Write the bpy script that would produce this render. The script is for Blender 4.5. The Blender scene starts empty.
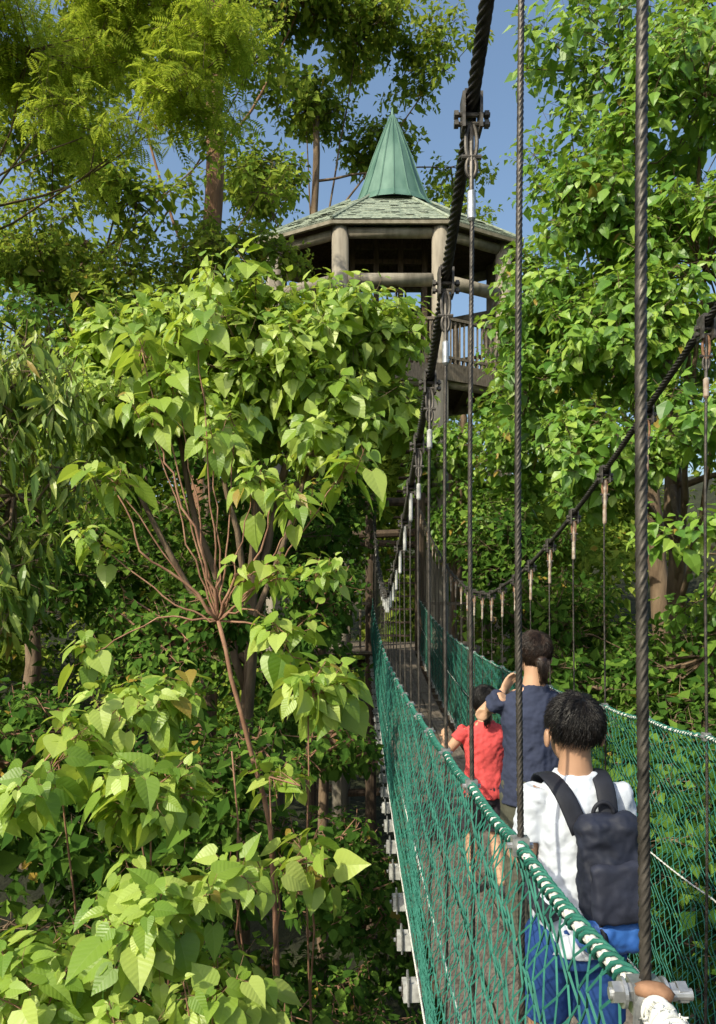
import bpy, math, numpy as np
from mathutils import Vector
rng = np.random.default_rng(11)
scene = bpy.context.scene
R_ = math.radians
# ------------------------------------------------------------------ helpers
class Geo:
    def __init__(s): s.V=[]; s.fl=[]; s.ft=[]; s.n=0; s.uv=[]; s.hasuv=False
    def add(s,V,F,uv=None):
        V=np.asarray(V,float).reshape(-1,3)
        if not isinstance(F,(list,tuple)): F=[F]
        for f in F:
            f=np.asarray(f,dtype=np.int64)
            s.fl.append((f+s.n).ravel()); s.ft.append(np.full(f.shape[0],f.shape[1]))
        s.V.append(V); s.n+=len(V)
        if uv is None: uv=np.zeros((len(V),2))
        else: s.hasuv=True
        s.uv.append(uv)
    def build(s,name,mat,parent=None,smooth=False):
        V=np.concatenate(s.V); fl=np.concatenate(s.fl).astype(np.int32); ft=np.concatenate(s.ft)
        me=bpy.data.meshes.new(name)
        me.vertices.add(len(V)); me.vertices.foreach_set('co',V.astype(np.float32).ravel())
        me.loops.add(len(fl)); me.loops.foreach_set('vertex_index',fl)
        me.polygons.add(len(ft))
        st=np.concatenate([[0],np.cumsum(ft)[:-1]]).astype(np.int32)
        me.polygons.foreach_set('loop_start',st)
        me.update(calc_edges=True)
        if s.hasuv:
            uv=np.concatenate(s.uv)[fl]
            l=me.uv_layers.new(name='UVMap'); l.data.foreach_set('uv',uv.astype(np.float32).ravel())
        me.polygons.foreach_set('use_smooth',np.full(len(ft),bool(smooth)))
        me.update()
        if mat: me.materials.append(mat)
        o=bpy.data.objects.new(name,me); scene.collection.objects.link(o)
        if parent: o.parent=parent
        return o
def empty(name,loc=(0,0,0)):
    e=bpy.data.objects.new(name,None); e.empty_display_size=.3; scene.collection.objects.link(e); e.location=loc; return e
def nrm(a): return a/np.maximum(np.linalg.norm(a,axis=-1,keepdims=True),1e-9)
def tube(g,path,r,sides=8,lobes=0,depth=.2,pitch=.05,cap=True,ref=None,r2=None):
    P=np.asarray(path,float); N=len(P)
    r=np.broadcast_to(np.asarray(r,float),(N,)); r2=r if r2 is None else np.broadcast_to(np.asarray(r2,float),(N,))
    T=nrm(np.gradient(P,axis=0))
    if ref is None:
        k=np.argmin(np.abs(T).max(axis=0)); ref=np.eye(3)[k]
    A=nrm(np.cross(T,np.asarray(ref,float))); B=np.cross(T,A)
    a=np.linspace(0,2*np.pi,sides,endpoint=False)[None,:]
    if lobes:
        s=np.concatenate([[0],np.cumsum(np.linalg.norm(np.diff(P,axis=0),axis=1))])
        rr=1-depth+depth*np.abs(np.cos(lobes/2*a))
        ang=a+(2*np.pi*s/pitch)[:,None]
    else: rr=np.ones_like(a); ang=np.repeat(a,N,0)
    V=P[:,None,:]+(r[:,None]*rr*np.cos(ang))[...,None]*A[:,None,:]+(r2[:,None]*rr*np.sin(ang))[...,None]*B[:,None,:]
    i=np.arange(N-1)[:,None]*sides; j=np.arange(sides)[None,:]; j2=(j+1)%sides
    F=np.stack([i+j,i+j2,i+sides+j2,i+sides+j],-1).reshape(-1,4)
    Fs=[F]
    if cap: Fs+= [np.arange(sides)[::-1][None,:], (np.arange(sides)+(N-1)*sides)[None,:]]
    g.add(V.reshape(-1,3),Fs)
def prisms(g,A,B,r0,r1,sides=3):
    A=np.asarray(A,float);B=np.asarray(B,float);M=len(A)
    T=nrm(B-A); ref=np.where(np.abs(T[:,2:3])>.8,np.array([[1.,0,0]]),np.array([[0,0,1.]]))
    X=nrm(np.cross(T,ref)); Y=np.cross(T,X)
    a=np.arange(sides)*2*np.pi/sides
    off=np.cos(a)[None,:,None]*X[:,None,:]+np.sin(a)[None,:,None]*Y[:,None,:]
    r0=np.broadcast_to(r0,(M,))[:,None,None]; r1=np.broadcast_to(r1,(M,))[:,None,None]
    V=np.concatenate([A[:,None,:]+off*r0,B[:,None,:]+off*r1],1)
    j=np.arange(sides); j2=(j+1)%sides
    f=np.stack([j,j2,j2+sides,j+sides],-1)
    F=(f[None]+(np.arange(M)*2*sides)[:,None,None]).reshape(-1,4)
    g.add(V.reshape(-1,3),F)
def box(g,c,s,rz=0,rx=0,ry=0):
    v=np.array([[x,y,z] for x in(-.5,.5) for y in(-.5,.5) for z in(-.5,.5)])*np.array(s)
    def rot(ax,t):
        c_,s_=math.cos(t),math.sin(t)
        return {'x':np.array([[1,0,0],[0,c_,-s_],[0,s_,c_]]),'y':np.array([[c_,0,s_],[0,1,0],[-s_,0,c_]]),'z':np.array([[c_,-s_,0],[s_,c_,0],[0,0,1]])}[ax]
    v=v@rot('x',rx).T@rot('y',ry).T@rot('z',rz).T+np.array(c)
    g.add(v,np.array([[0,1,3,2],[4,6,7,5],[0,4,5,1],[2,3,7,6],[0,2,6,4],[1,5,7,3]]))
def ellips(g,c,r,nu=20,nv=14,fn=None):
    th=np.linspace(0,np.pi,nv+1)[1:-1]; ph=np.linspace(0,2*np.pi,nu,endpoint=False)
    V=[[0,0,1]]+[[math.sin(t)*math.cos(p),math.sin(t)*math.sin(p),math.cos(t)] for t in th for p in ph]+[[0,0,-1]]
    V=np.array(V,float)
    if fn is not None: V=fn(V)
    V=V*np.array(r)+np.array(c)
    Q=[];Tt=[]
    for k in range(nu): Tt.append([0,1+k,1+(k+1)%nu])
    for i in range(nv-2):
        for k in range(nu):
            a=1+i*nu+k;b=1+i*nu+(k+1)%nu; Q.append([a,a+nu,b+nu,b])
    L=len(V)-1; o=1+(nv-2)*nu
    for k in range(nu): Tt.append([L,o+(k+1)%nu,o+k])
    g.add(V,[np.array(Q),np.array(Tt)])
# ------------------------------------------------------------------ materials
def new_mat(name):
    m=bpy.data.materials.new(name); m.use_nodes=True; nt=m.node_tree
    for n in list(nt.nodes): nt.nodes.remove(n)
    out=nt.nodes.new('ShaderNodeOutputMaterial'); return m,nt,out
def mat(name,c1,c2=None,scale=8,rough=.7,metal=0,bump=.3,bscale=40,spec=.4,stretch=(1,1,1),dist=.01,detail=6):
    m,nt,out=new_mat(name); N=nt.nodes; L=nt.links
    b=N.new('ShaderNodeBsdfPrincipled'); L.new(b.outputs[0],out.inputs[0])
    b.inputs['Roughness'].default_value=rough; b.inputs['Metallic'].default_value=metal
    b.inputs['Specular IOR Level'].default_value=spec
    tc=N.new('ShaderNodeTexCoord'); mp=N.new('ShaderNodeMapping'); mp.inputs['Scale'].default_value=stretch
    L.new(tc.outputs['Object'],mp.inputs[0])
    if c2 is not None:
        n=N.new('ShaderNodeTexNoise'); n.inputs['Scale'].default_value=scale; n.inputs['Detail'].default_value=detail
        L.new(mp.outputs[0],n.inputs['Vector'])
        r=N.new('ShaderNodeValToRGB'); r.color_ramp.elements[0].position=.32; r.color_ramp.elements[1].position=.68
        r.color_ramp.elements[0].color=(*c1,1); r.color_ramp.elements[1].color=(*c2,1)
        L.new(n.outputs['Fac'],r.inputs[0]); L.new(r.outputs[0],b.inputs['Base Color'])
    else: b.inputs['Base Color'].default_value=(*c1,1)
    if bump>0:
        n2=N.new('ShaderNodeTexNoise'); n2.inputs['Scale'].default_value=bscale; n2.inputs['Detail'].default_value=5
        L.new(mp.outputs[0],n2.inputs['Vector'])
        bp=N.new('ShaderNodeBump'); bp.inputs['Strength'].default_value=bump; bp.inputs['Distance'].default_value=dist
        L.new(n2.outputs['Fac'],bp.inputs['Height']); L.new(bp.outputs[0],b.inputs['Normal'])
    return m
def leaf_mat(name,dark,mid,light,trans=(.25,.42,.04),tw=.3,rough=.42,veins=False,spec=.45,gloss=True):
    m,nt,out=new_mat(name); N=nt.nodes; L=nt.links
    g=N.new('ShaderNodeNewGeometry'); r=N.new('ShaderNodeValToRGB'); e=r.color_ramp.elements
    e[0].position=.12; e[0].color=(*dark,1); e[1].position=.85; e[1].color=(*light,1)
    k=e.new(.48); k.color=(*mid,1)
    tc=N.new('ShaderNodeTexCoord'); nz=N.new('ShaderNodeTexNoise'); nz.inputs['Scale'].default_value=.9; nz.inputs['Detail'].default_value=1
    L.new(tc.outputs['Object'],nz.inputs['Vector'])
    mx=N.new('ShaderNodeMix'); mx.inputs[0].default_value=.4
    L.new(g.outputs['Random Per Island'],mx.inputs[2]); L.new(nz.outputs['Fac'],mx.inputs[3]); L.new(mx.outputs[0],r.inputs[0])
    gt_=N.new('ShaderNodeMath'); gt_.operation='GREATER_THAN'; gt_.inputs[1].default_value=.991; L.new(g.outputs['Random Per Island'],gt_.inputs[0])
    mo=N.new('ShaderNodeMix'); mo.data_type='RGBA'; L.new(gt_.outputs[0],mo.inputs[0]); L.new(r.outputs[0],mo.inputs[6]); mo.inputs[7].default_value=(.34,.24,.05,1)
    col=mo.outputs[2]
    if gloss:
        b=N.new('ShaderNodeBsdfPrincipled'); b.inputs['Roughness'].default_value=rough; b.inputs['Specular IOR Level'].default_value=spec
        cin=b.inputs['Base Color']
    else:
        b=N.new('ShaderNodeBsdfDiffuse'); cin=b.inputs[0]
    if veins:
        uv=N.new('ShaderNodeUVMap'); sp=N.new('ShaderNodeSeparateXYZ'); L.new(uv.outputs[0],sp.inputs[0])
        def M(op,a,b_=None,**k):
            n=N.new('ShaderNodeMath'); n.operation=op
            for i,x in enumerate((a,b_)):
                if x is None: continue
                if isinstance(x,(int,float)): n.inputs[i].default_value=x
                else: L.new(x,n.inputs[i])
            return n.outputs[0]
        ax=M('ABSOLUTE',sp.outputs[0])
        side=M('SUBTRACT',sp.outputs[1],M('MULTIPLY',ax,.7))
        w=M('FRACT',M('MULTIPLY',side,7.0)); dd=M('ABSOLUTE',M('SUBTRACT',w,.5))
        v1=M('GREATER_THAN',dd,.46); v2=M('LESS_THAN',ax,.014)
        vv=M('MAXIMUM',v1,v2); fac=M('MULTIPLY',vv,.18)
        mc=N.new('ShaderNodeMix'); mc.data_type='RGBA'; L.new(fac,mc.inputs[0]); L.new(col,mc.inputs[6]); mc.inputs[7].default_value=(.40,.50,.18,1)
        col=mc.outputs[2]
        bp=N.new('ShaderNodeBump'); bp.inputs['Strength'].default_value=.4; bp.inputs['Distance'].default_value=.004
        L.new(M('MULTIPLY',dd,-1.0),bp.inputs['Height']); L.new(bp.outputs[0],b.inputs['Normal'])
    L.new(col,cin)
    t=N.new('ShaderNodeBsdfTranslucent'); 
    mt=N.new('ShaderNodeMix'); mt.data_type='RGBA'; mt.inputs[0].default_value=.6; L.new(col,mt.inputs[6]); mt.inputs[7].default_value=(*trans,1)
    L.new(mt.outputs[2],t.inputs[0])
    ms=N.new('ShaderNodeMixShader'); ms.inputs[0].default_value=tw
    L.new(b.outputs[0],ms.inputs[1]); L.new(t.outputs[0],ms.inputs[2]); L.new(ms.outputs[0],out.inputs[0])
    return m
M_bark=mat('bark',(.10,.065,.04),(.24,.17,.11),6,.9,bump=.7,bscale=25,stretch=(1,1,.25),dist=.03)
M_barkred=mat('bark_red',(.16,.08,.045),(.30,.17,.10),5,.9,bump=.8,bscale=18,stretch=(1,1,.2),dist=.04)
M_twig=mat('twig',(.19,.09,.055),(.34,.19,.12),10,.8,bump=.2)
M_steel=mat('galvanised_steel',(.30,.31,.32),(.55,.55,.55),60,.42,metal=.75,bump=.2,bscale=150,dist=.001)
M_dksteel=mat('weathered_steel',(.05,.045,.04),(.16,.145,.13),50,.55,metal=.6,bump=.3,bscale=160,dist=.001)
M_rust=mat('rusty_steel',(.13,.065,.035),(.36,.20,.12),45,.75,metal=.2,bump=.4,bscale=140,dist=.001)
M_rustwhite=mat('rusty_sleeve',(.22,.13,.08),(.50,.45,.38),30,.65,metal=.2,bump=.3,bscale=120,dist=.001)
M_cable=mat('steel_wire_rope',(.035,.032,.028),(.12,.105,.09),40,.5,metal=.5,bump=.15,bscale=200,dist=.001)
M_maincable=mat('main_cable_steel',(.024,.022,.021),(.09,.08,.07),30,.55,metal=.4,bump=.15,bscale=120,dist=.001)
M_white=mat('white_rope',(.50,.50,.46),(.74,.74,.70),60,.8,bump=.4,bscale=250,dist=.002)
M_net=mat('green_net_cord',(.014,.095,.07),(.035,.175,.13),25,.7,bump=.2,bscale=200,dist=.001,spec=.2)
M_wood=mat('deck_timber',(.10,.08,.06),(.22,.18,.145),9,.85,bump=.5,bscale=60,stretch=(4,.6,1),dist=.006)
M_trim=mat('eave_trim',(.16,.14,.10),(.28,.25,.19),7,.8,bump=.3,bscale=30)
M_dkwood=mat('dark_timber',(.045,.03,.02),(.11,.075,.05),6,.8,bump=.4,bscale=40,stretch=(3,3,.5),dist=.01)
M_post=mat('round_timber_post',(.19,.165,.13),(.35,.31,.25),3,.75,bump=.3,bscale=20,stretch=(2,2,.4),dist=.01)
M_block=mat('painted_block',(.22,.22,.21),(.52,.52,.50),18,.6,bump=.3,bscale=60,dist=.003)
M_ground=mat('ground_soil',(.012,.014,.006),(.030,.035,.013),1.5,.95,bump=.8,bscale=6,dist=.1)
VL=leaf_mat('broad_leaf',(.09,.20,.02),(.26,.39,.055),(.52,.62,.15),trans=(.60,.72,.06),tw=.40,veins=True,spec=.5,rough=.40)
VR=leaf_mat('right_leaf',(.055,.15,.025),(.15,.29,.04),(.34,.47,.08),trans=(.42,.60,.05),tw=.34)
VM=leaf_mat('mango_leaf',(.05,.12,.018),(.17,.26,.035),(.42,.48,.10),trans=(.42,.52,.05),tw=.30)
VP=leaf_mat('pinnate_leaf',(.13,.21,.025),(.27,.36,.045),(.48,.54,.07),trans=(.60,.70,.06),tw=.42,gloss=False)
VB=leaf_mat('far_leaf',(.06,.13,.02),(.17,.26,.04),(.40,.46,.08),trans=(.50,.58,.06),tw=.38,gloss=False)
VU=leaf_mat('under_leaf_shade',(.022,.06,.012),(.06,.13,.022),(.17,.28,.045),trans=(.20,.33,.035),tw=.28,gloss=False)  # undergrowth leaf; greens darkened to stand in for deep foliage shadow
# ------------------------------------------------------------------ leaf templates
def tmpl(ts,ws,fold=.25,droop=.18):
    V=[];uv=[];n=len(ts)
    for t,w in zip(ts,ws):
        z=-droop*max(t,0)**2
        V+=[[0,max(t,0) if w>.02 or t>0 else 0,z],[-w,t,z+fold*w-.25*w*w],[w,t,z+fold*w-.25*w*w]]; uv+=[[0,t],[-w,t],[w,t]]
    Q=[]
    for i in range(n-1):
        a=3*i;b=3*(i+1); Q+=[[a,b,b+1,a+1],[a,a+2,b+2,b]]
    return np.array(V,float),np.array(Q),np.array(uv,float)
T_heart=tmpl([-.12,.03,.22,.45,.68,.86,1.0],[.20,.38,.42,.35,.21,.08,.004])
T_mid=tmpl([0.,.3,.65,1.0],[.10,.38,.25,.01])
T_lance=tmpl([0.,.3,.6,1.0],[.02,.13,.12,.01],droop=.25)
T_dia=(np.array([[0,0,0],[-.36,.4,.1],[0,1,-.1],[.36,.4,.1]],float),np.array([[0,2,1],[0,3,2]]),np.zeros((4,2)))
def pinn(n=9):
    V=[];F=[]
    for i in range(n):
        y=.12+.88*i/n; w=.30*math.sin(math.pi*(.12+.85*i/n))**.6; z=-.25*y*y
        for s in(-1,1):
            k=len(V); V+=[[0,y,z],[s*w*.5,y-.01,z+.01],[s*w,y+.09,z-.04],[s*w*.5,y+.085,z]]
            F.append([k,k+1,k+2,k+3])
    return np.array(V,float),np.array(F),np.zeros((len(V),2))
T_pinn=pinn()
def add_leaves(g,base,d,n,size,T):
    V,F,uv=T; d=nrm(d); x=nrm(np.cross(d,n)); z=np.cross(x,d)
    M=len(base); nv=len(V)
    size=np.asarray(size)[:,None,None]
    wx=(.75+.42*rng.random((M,1,1)))
    W=base[:,None,:]+size*(wx*V[None,:,0:1]*x[:,None,:]+V[None,:,1:2]*d[:,None,:]+V[None,:,2:3]*z[:,None,:]*(.4+1.6*rng.random((M,1,1))))
    FF=(F[None]+(np.arange(M)*nv)[:,None,None]).reshape(-1,F.shape[1])
    g.add(W.reshape(-1,3),FF,np.tile(uv,(M,1)))
def sprays(g,gt,C,O,L,size,T,droop=.35,upn=.75,outn=.75,rnd=.38,shoot=.6,pet=.45,petr=0,szv=.5):
    S=len(C); up=np.array([0,0,1.])
    a=nrm(O*.7+up*.5+rng.normal(0,.3,(S,3)))
    u=nrm(np.cross(a,rng.normal(0,1,(S,3)))); v=np.cross(a,u)
    k=np.arange(L)[None,:]; az=k*2.4+rng.random((S,1))*6.28+rng.normal(0,.25,(S,L))
    t=k/max(L-1,1)
    pol=1.75-1.15*t+rng.normal(0,.2,(S,L))
    rad=np.cos(az)[...,None]*u[:,None,:]+np.sin(az)[...,None]*v[:,None,:]
    d=np.cos(pol)[...,None]*a[:,None,:]+np.sin(pol)[...,None]*rad
    sz=size*(1-szv*t)*(.65+.7*rng.random((S,L)))*(.7+.6*rng.random((S,1)))
    node=C[:,None,:]+a[:,None,:]*(shoot*size*2*(t-.5))[...,None]
    base=node+d*(pet*sz)[...,None]
    dd=d+np.array([0,0,-droop])*(.6+.8*rng.random((S,L,1)))
    n=up*upn+nrm(O+np.array([-.2,-.3,0]))[:,None,:]*outn+d*.3+rng.normal(0,rnd,(S,L,3))
    add_leaves(g,base.reshape(-1,3),dd.reshape(-1,3),nrm(n.reshape(-1,3)),sz.ravel(),T)
    if petr>0 and gt is not None: prisms(gt,node.reshape(-1,3),base.reshape(-1,3),petr,petr*.8)
    if gt is not None:
        prisms(gt,C-a*size*shoot*1.3,C+a*size*shoot,max(petr,.003)*1.6,max(petr,.003))
    return a
def gapnoise(P,s):
    x,y,z=(P*s).T
    return (np.sin(x*1.7+1.3*np.sin(y*2.1+.5))+np.sin(y*1.9+1.1*np.sin(z*2.3+1.))+np.sin(z*1.6+1.2*np.sin(x*2.5+2.)))/3
def clumps(lobes,n,shell=.6,gap=-1.,gs=1.,front=0):
    lo=np.array(lobes,float); w=(lo[:,3]*lo[:,4]+lo[:,4]*lo[:,5]+lo[:,3]*lo[:,5]); w/=w.sum()
    i=rng.choice(len(lo),n,p=w); d=rng.normal(0,1,(n,3)); d[:,1]-=front; d=nrm(d)
    r=(shell+(1-shell)*rng.random(n))[:,None]
    P=lo[i,:3]+d*r*lo[i,3:6]
    keep=gapnoise(P,gs)>gap
    return P[keep],nrm(d/lo[i,3:6])[keep],i[keep]
def foliage(g,gt,lobes,n,k,L,size,T,cr=.45,shell=.6,gap=-1.,gs=1.,front=0,limbs=True,limb_r=.012,**kw):
    P,O,i=clumps(lobes,n,shell,gap,gs,front)
    lo=np.array(lobes,float)
    off=nrm(rng.normal(0,1,(len(P),k,3)))*(rng.random((len(P),k,1))**.5)*cr*np.array([1,1,.6])
    C=(P[:,None,:]+off).reshape(-1,3)
    OO=nrm(np.repeat(O,k,0)*.8+nrm(off.reshape(-1,3))*.7)
    if gt is not None and limbs:
        mid=(lo[i,:3]*.5+P*.5)+rng.normal(0,.08,P.shape)-np.array([0,0,.1])
        prisms(gt,lo[i,:3],mid,limb_r*1.8,limb_r*1.2,4); prisms(gt,mid,P,limb_r*1.2,limb_r*.7,4)
        prisms(gt,np.repeat(P,k,0),C,limb_r*.45,limb_r*.25)
    sprays(g,gt,C,OO,L,size,T,**kw)
def wob(pts,n=14,amp=.05):
    pts=np.array(pts,float); t=np.linspace(0,len(pts)-1,n); q=np.stack([np.interp(t,np.arange(len(pts)),pts[:,k]) for k in range(3)],1)
    for _ in range(2):
        q[1:-1]=(q[:-2]+q[1:-1]*2+q[2:])/4
    q[1:-1]+=rng.normal(0,amp,(n-2,3)); return q
def tree(name,trunk,r0,r1,lobes,barkm,leafm,fol,limbfrom=.6,limbr=.06,**kw):
    e=empty(name,tuple(trunk[0])); off=np.array(trunk[0],float)
    gb=Geo(); gl=Geo()
    tp=wob(np.array(trunk,float),24,r0*.15); tube(gb,tp,np.linspace(r0,r1,24),10)
    for lb in lobes:
        s=tp[int(len(tp)*limbfrom)+rng.integers(0,max(1,int(len(tp)*(1-limbfrom))))]
        c=np.array(lb[:3]); m=(s+c)/2+rng.normal(0,.15,3)-np.array([0,0,.05*np.linalg.norm(c-s)])
        tube(gb,wob([s,m,c],9,limbr*.4),np.linspace(limbr,limbr*.4,9),6)
    foliage(gl,gb,lobes,*fol,**kw)
    for g,nm,mm,sm in((gb,'trunk_and_limbs',barkm,True),(gl,'leaves',leafm,False)):
        for k in range(len(g.V)): g.V[k]=g.V[k]-off
        g.build(nm,mm,e,sm)
    return e
# ------------------------------------------------------------------ ground
gg=Geo(); n=140
xs=np.sign(np.linspace(-1,1,n))*np.abs(np.linspace(-1,1,n))**2.2*400; ys=xs+20
X,Y=np.meshgrid(xs,ys,indexing='ij')
rr=np.sqrt(X**2+np.maximum(Y-10,0)**2)
Z=.5*np.sin(X*.4+1)*np.cos(Y*.35)+.25*np.sin(X*1.3+Y*.9)+np.clip((rr-24)*.5,0,14)+np.clip((np.abs(X)-7)*.2,0,4)-.3
ii=np.arange(n-1)[:,None]*n+np.arange(n-1)[None,:]
gg.add(np.stack([X,Y,Z],-1).reshape(-1,3),np.stack([ii,ii+n,ii+n+1,ii+1],-1).reshape(-1,4)); gg.build('ground',M_ground,None,True)
# ------------------------------------------------------------------ bridge profile
Y0=.70
XL=lambda y:.268+.0044*np.asarray(y,float)
XR=lambda y:1.27+.0086*np.asarray(y,float)
rail=lambda y:8-(.62-.0062*(np.asarray(y,float)-7)**2)
deck=lambda y:rail(y)-1.2
gy=np.linspace(-3,18,1500)
gh=np.interp(gy,[-3,.2,1.25,1.78,2.33,2.84,3.84,5,6,7.5,9,11,14,17,18],[3.2,1.78,1.40,1.20,1.03,.88,.66,.40,.21,.05,.12,.42,1.15,2.1,2.45])
kern=np.hanning(90);kern/=kern.sum(); gh=np.convolve(np.pad(gh,45,mode='edge'),kern,'same')[45:-45]
cab=lambda y,s=0:8+np.interp(y,gy,gh)+(.12*np.exp(-((np.asarray(y,float)-2.6)/1.2)**2) if s else 0)
br=empty('suspension_bridge',(0,0,0))
g=Geo()
for s,XX in((0,XL),(1,XR)):
    y=np.arange(-2.,17.6,.007 if s==0 else .014); P=np.stack([XX(y),y,cab(y,s)],1)
    tube(g,P,.0172 if s==0 else .0155,24,lobes=6,depth=.42,pitch=.14)
g.build('main_cables',M_maincable,br,True)
hang=[]; 
for i in range(-1,31): hang.append((0,Y0+.55*i))
for i in range(-3,25): hang.append((1,2.75+.58*i))
gH=Geo();gC=Geo();gS=Geo();gW=Geo();gB=Geo();gRu=Geo();gRW=Geo()
for s,y in hang:
    if y>17.1: continue
    XX=(XL,XR)[s]; x=float(XX(y)); zt=float(cab(y,s)); zb=float(deck(y))-.06
    if zt-float(rail(y))<.1: zt=float(rail(y))+.1
    near=y<3.6
    drop=.30 if near or s==1 else .2
    top=zt-drop*.8
    zz=np.arange(zb,top,.004 if near else .02 if y<8 else .3); zz=np.append(zz,top)
    P=np.stack([x+0*zz+(.0035*np.sin(zz*3+i)),y+0*zz,zz],1)
    tube(gH,P,.0060 if near else .0052,16 if near else 6,lobes=6 if y<8 else 0,depth=.42,pitch=.06)
    for dx in (-.021,.021): box(gC,(x+dx,y,zt-.022),(.007,.05,.085))
    box(gC,(x,y,zt+.022),(.038,.045,.012))
    for dz in(-.045,-.022):
        tube(gC,[(x-.04,y,zt+dz),(x+.045,y,zt+dz)],.006,8)
        for dx in(-.037,.037): tube(gC,[(x+dx-.005,y,zt+dz),(x+dx+.005,y,zt+dz)],.011,6)
    z0=zt-.055
    if drop>.25:
        t=np.linspace(0,2*np.pi,22)
        tube(gC if s==0 else gRu,np.stack([x+.013*np.cos(t),y+0*t,z0-.035+.045*np.sin(t)],1),.0055,7,ref=(0,1,0),cap=False)
        tube(gC,[(x-.024,y,z0-.07),(x+.024,y,z0-.07)],.006,8)
        t=np.linspace(-2.2,np.pi+2.2-np.pi*0,20)
        tube(gH,np.stack([x+.012*np.cos(t),y+0*t,z0-.095+.026*np.sin(t)],1),.0052,8,ref=(0,1,0))
    tube(gRW if (s==1) else gW if y>2.6 else gS,[(x,y,top+.035),(x,y,top+.03),(x,y,top-.035),(x,y,top-.042)],[.006,.0105,.0105,.006],12)
    tube(gC if near else (gRW if s==1 else gW),[(x,y,top+.03),(x,y,zt-.05)],.006 if near else .010,8)
    rz=float(rail(y))
    box(gS,(x,y,rz),(.028,.022,.03)); tube(gS,[(x-.022,y,rz),(x+.022,y,rz)],.0055,6)
    tube(gS,[(x,y,zb),(x,y,zb+.09)],.010,8)
    sx=-1 if s==0 else 1
    box(gB,(x+sx*.038,y,zb-.015),(.075,.07,.085),rz=float(rng.normal(0,.1)),rx=float(rng.normal(0,.06)))
    box(gC,(x+sx*.078,y,zb-.012),(.006,.045,.05)); tube(gS,[(x+sx*.075,y,zb-.012),(x+sx*.092,y,zb-.012)],.011,6)
    for dy in(-.044,.044): tube(gS,[(x+sx*.05,y+dy,zb-.07),(x+sx*.05,y+dy,zb+.055)],.006,6)
    tube(gS,[(x+sx*.05,y-.044,zb+.035),(x+sx*.05,y+.044,zb+.035)],.007,6)
    tube(gS,[(x,y,zb+.02),(x,y,zb+.036)],.018,6)
gH.build('hanger_cables',M_cable,br,True); gC.build('cable_clamps',M_dksteel,br); gS.build('bolts_and_sleeves',M_steel,br)
gW.build('light_sleeves',M_block,br); gB.build('beam_end_blocks',M_block,br); gRu.build('rusty_shackles',M_rust,br,True); gRW.build('rusty_sleeves',M_rustwhite,br)
g=Geo(); g2=Geo()
yb=-1.5
k=0
while yb<17.2:
    for j in range(4):
        xm=(float(XL(yb))+float(XR(yb)))/2-.32+.213*j
        y2=yb+1.08; 
        z1,z2=float(deck(yb)),float(deck(y2)); 
        box(g,(xm,(yb+y2)/2,(z1+z2)/2+.01*(k%2)*.2),(.2,1.07,.03),rx=math.atan2(z2-z1,y2-yb))
    yb+=1.1;k+=1
g.build('deck_planks',M_wood,br)
for i in range(-2,31):
    y=Y0+.55*i; xa,xb=float(XL(y)),float(XR(y)); box(g2,((xa+xb)/2,y,float(deck(y))-.06),(xb-xa+.02,.06,.07))
g2.build('cross_beams',M_dkwood,br)
gw=Geo();gn=Geo()
for s,XX in((0,XL),(1,XR)):
    y=np.arange(-.6,17.2,.006 if s==0 else .012)
    sag=.012*np.abs(np.sin((y-Y0)/.55*np.pi)) if s==0 else .012*np.abs(np.sin((y-2.75)/.58*np.pi))
    P=np.stack([XX(y),y,rail(y)-sag],1); tube(gw,P,.0085,12,lobes=3,depth=.25,pitch=.045)
    for ph in (0,2.6):
        a=y*2*np.pi/.048+ph+.8*np.sin(y*7)+.5*np.sin(y*23+ph)
        sel=(y>.70)
        tube(gn,(P+np.stack([.0105*np.cos(a),0*a,.0105*np.sin(a)],1))[sel],.0026,5)
    for dz,rr in((.60,.005),(1.19,.0065)):
        P2=P.copy(); P2[:,2]-=dz-.6*sag; P2=P2[::3]
        P2[:,0]+=(-1 if s==0 else 1)*.02*math.sin(dz*2.2)
        tube(gw,P2,rr,8,lobes=3,depth=.25,pitch=.05)
gw.build('white_rail_ropes',M_white,br,True)
for s,XX in((0,XL),(1,XR)):
    cw=.050; ch=.056; ny=int(17.6/cw); nz=int(1.18/ch)
    def node(i,j):
        y=-.5+i*cw; t=j*ch/1.18
        jit=.008*np.sin(i*12.9+j*78.2); jit2=.008*np.sin(i*39.3+j*11.1)
        bow=(.035*np.sin(np.pi*t)+.018*np.sin(y*2.2+t*4)*np.sin(np.pi*t))*(-1 if s==0 else 1)
        sg=.012*np.abs(np.sin((y-Y0)/.55*np.pi))
        return np.stack([XX(y)+bow+jit,y+jit2+.025*np.sin(t*6+y*1.3),rail(y)-sg-t*1.18+jit2],-1)
    for off in(0,1):
        I,J=np.meshgrid(np.arange(0,ny),np.arange(0,nz*2),indexing='ij')
        I=I.ravel();J=J.ravel()
        a_=node(I+.5*(J%2)+off*0,J*.5)
        b_=node(I+.5*((J+1)%2)+(0 if off==0 else np.where(J%2==0,-1,1)),(J+1)*.5)
        prisms(gn,a_,b_,.0018,.0018,3)
gn.build('green_safety_net',M_net,br)
gS=Geo();gR=Geo();gW=Geo()
x0=float(XL(Y0)); y0=Y0; z0=float(rail(Y0))
tube(gS,[(x0-.034,y0,z0+.002),(x0+.042,y0-.006,z0+.004)],.0055,12)
for dx,rr in((-.027,.0105),(-.016,.009),(.024,.009),(.034,.0105)): tube(gS,[(x0+dx-.0045,y0,z0+.003),(x0+dx+.0045,y0,z0+.003)],rr,6)
for dx in(-.021,.018): tube(gS,[(x0+dx-.0015,y0,z0+.003),(x0+dx+.0015,y0,z0+.003)],.014,20)
t=np.linspace(-.3,np.pi+.3,20)
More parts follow.
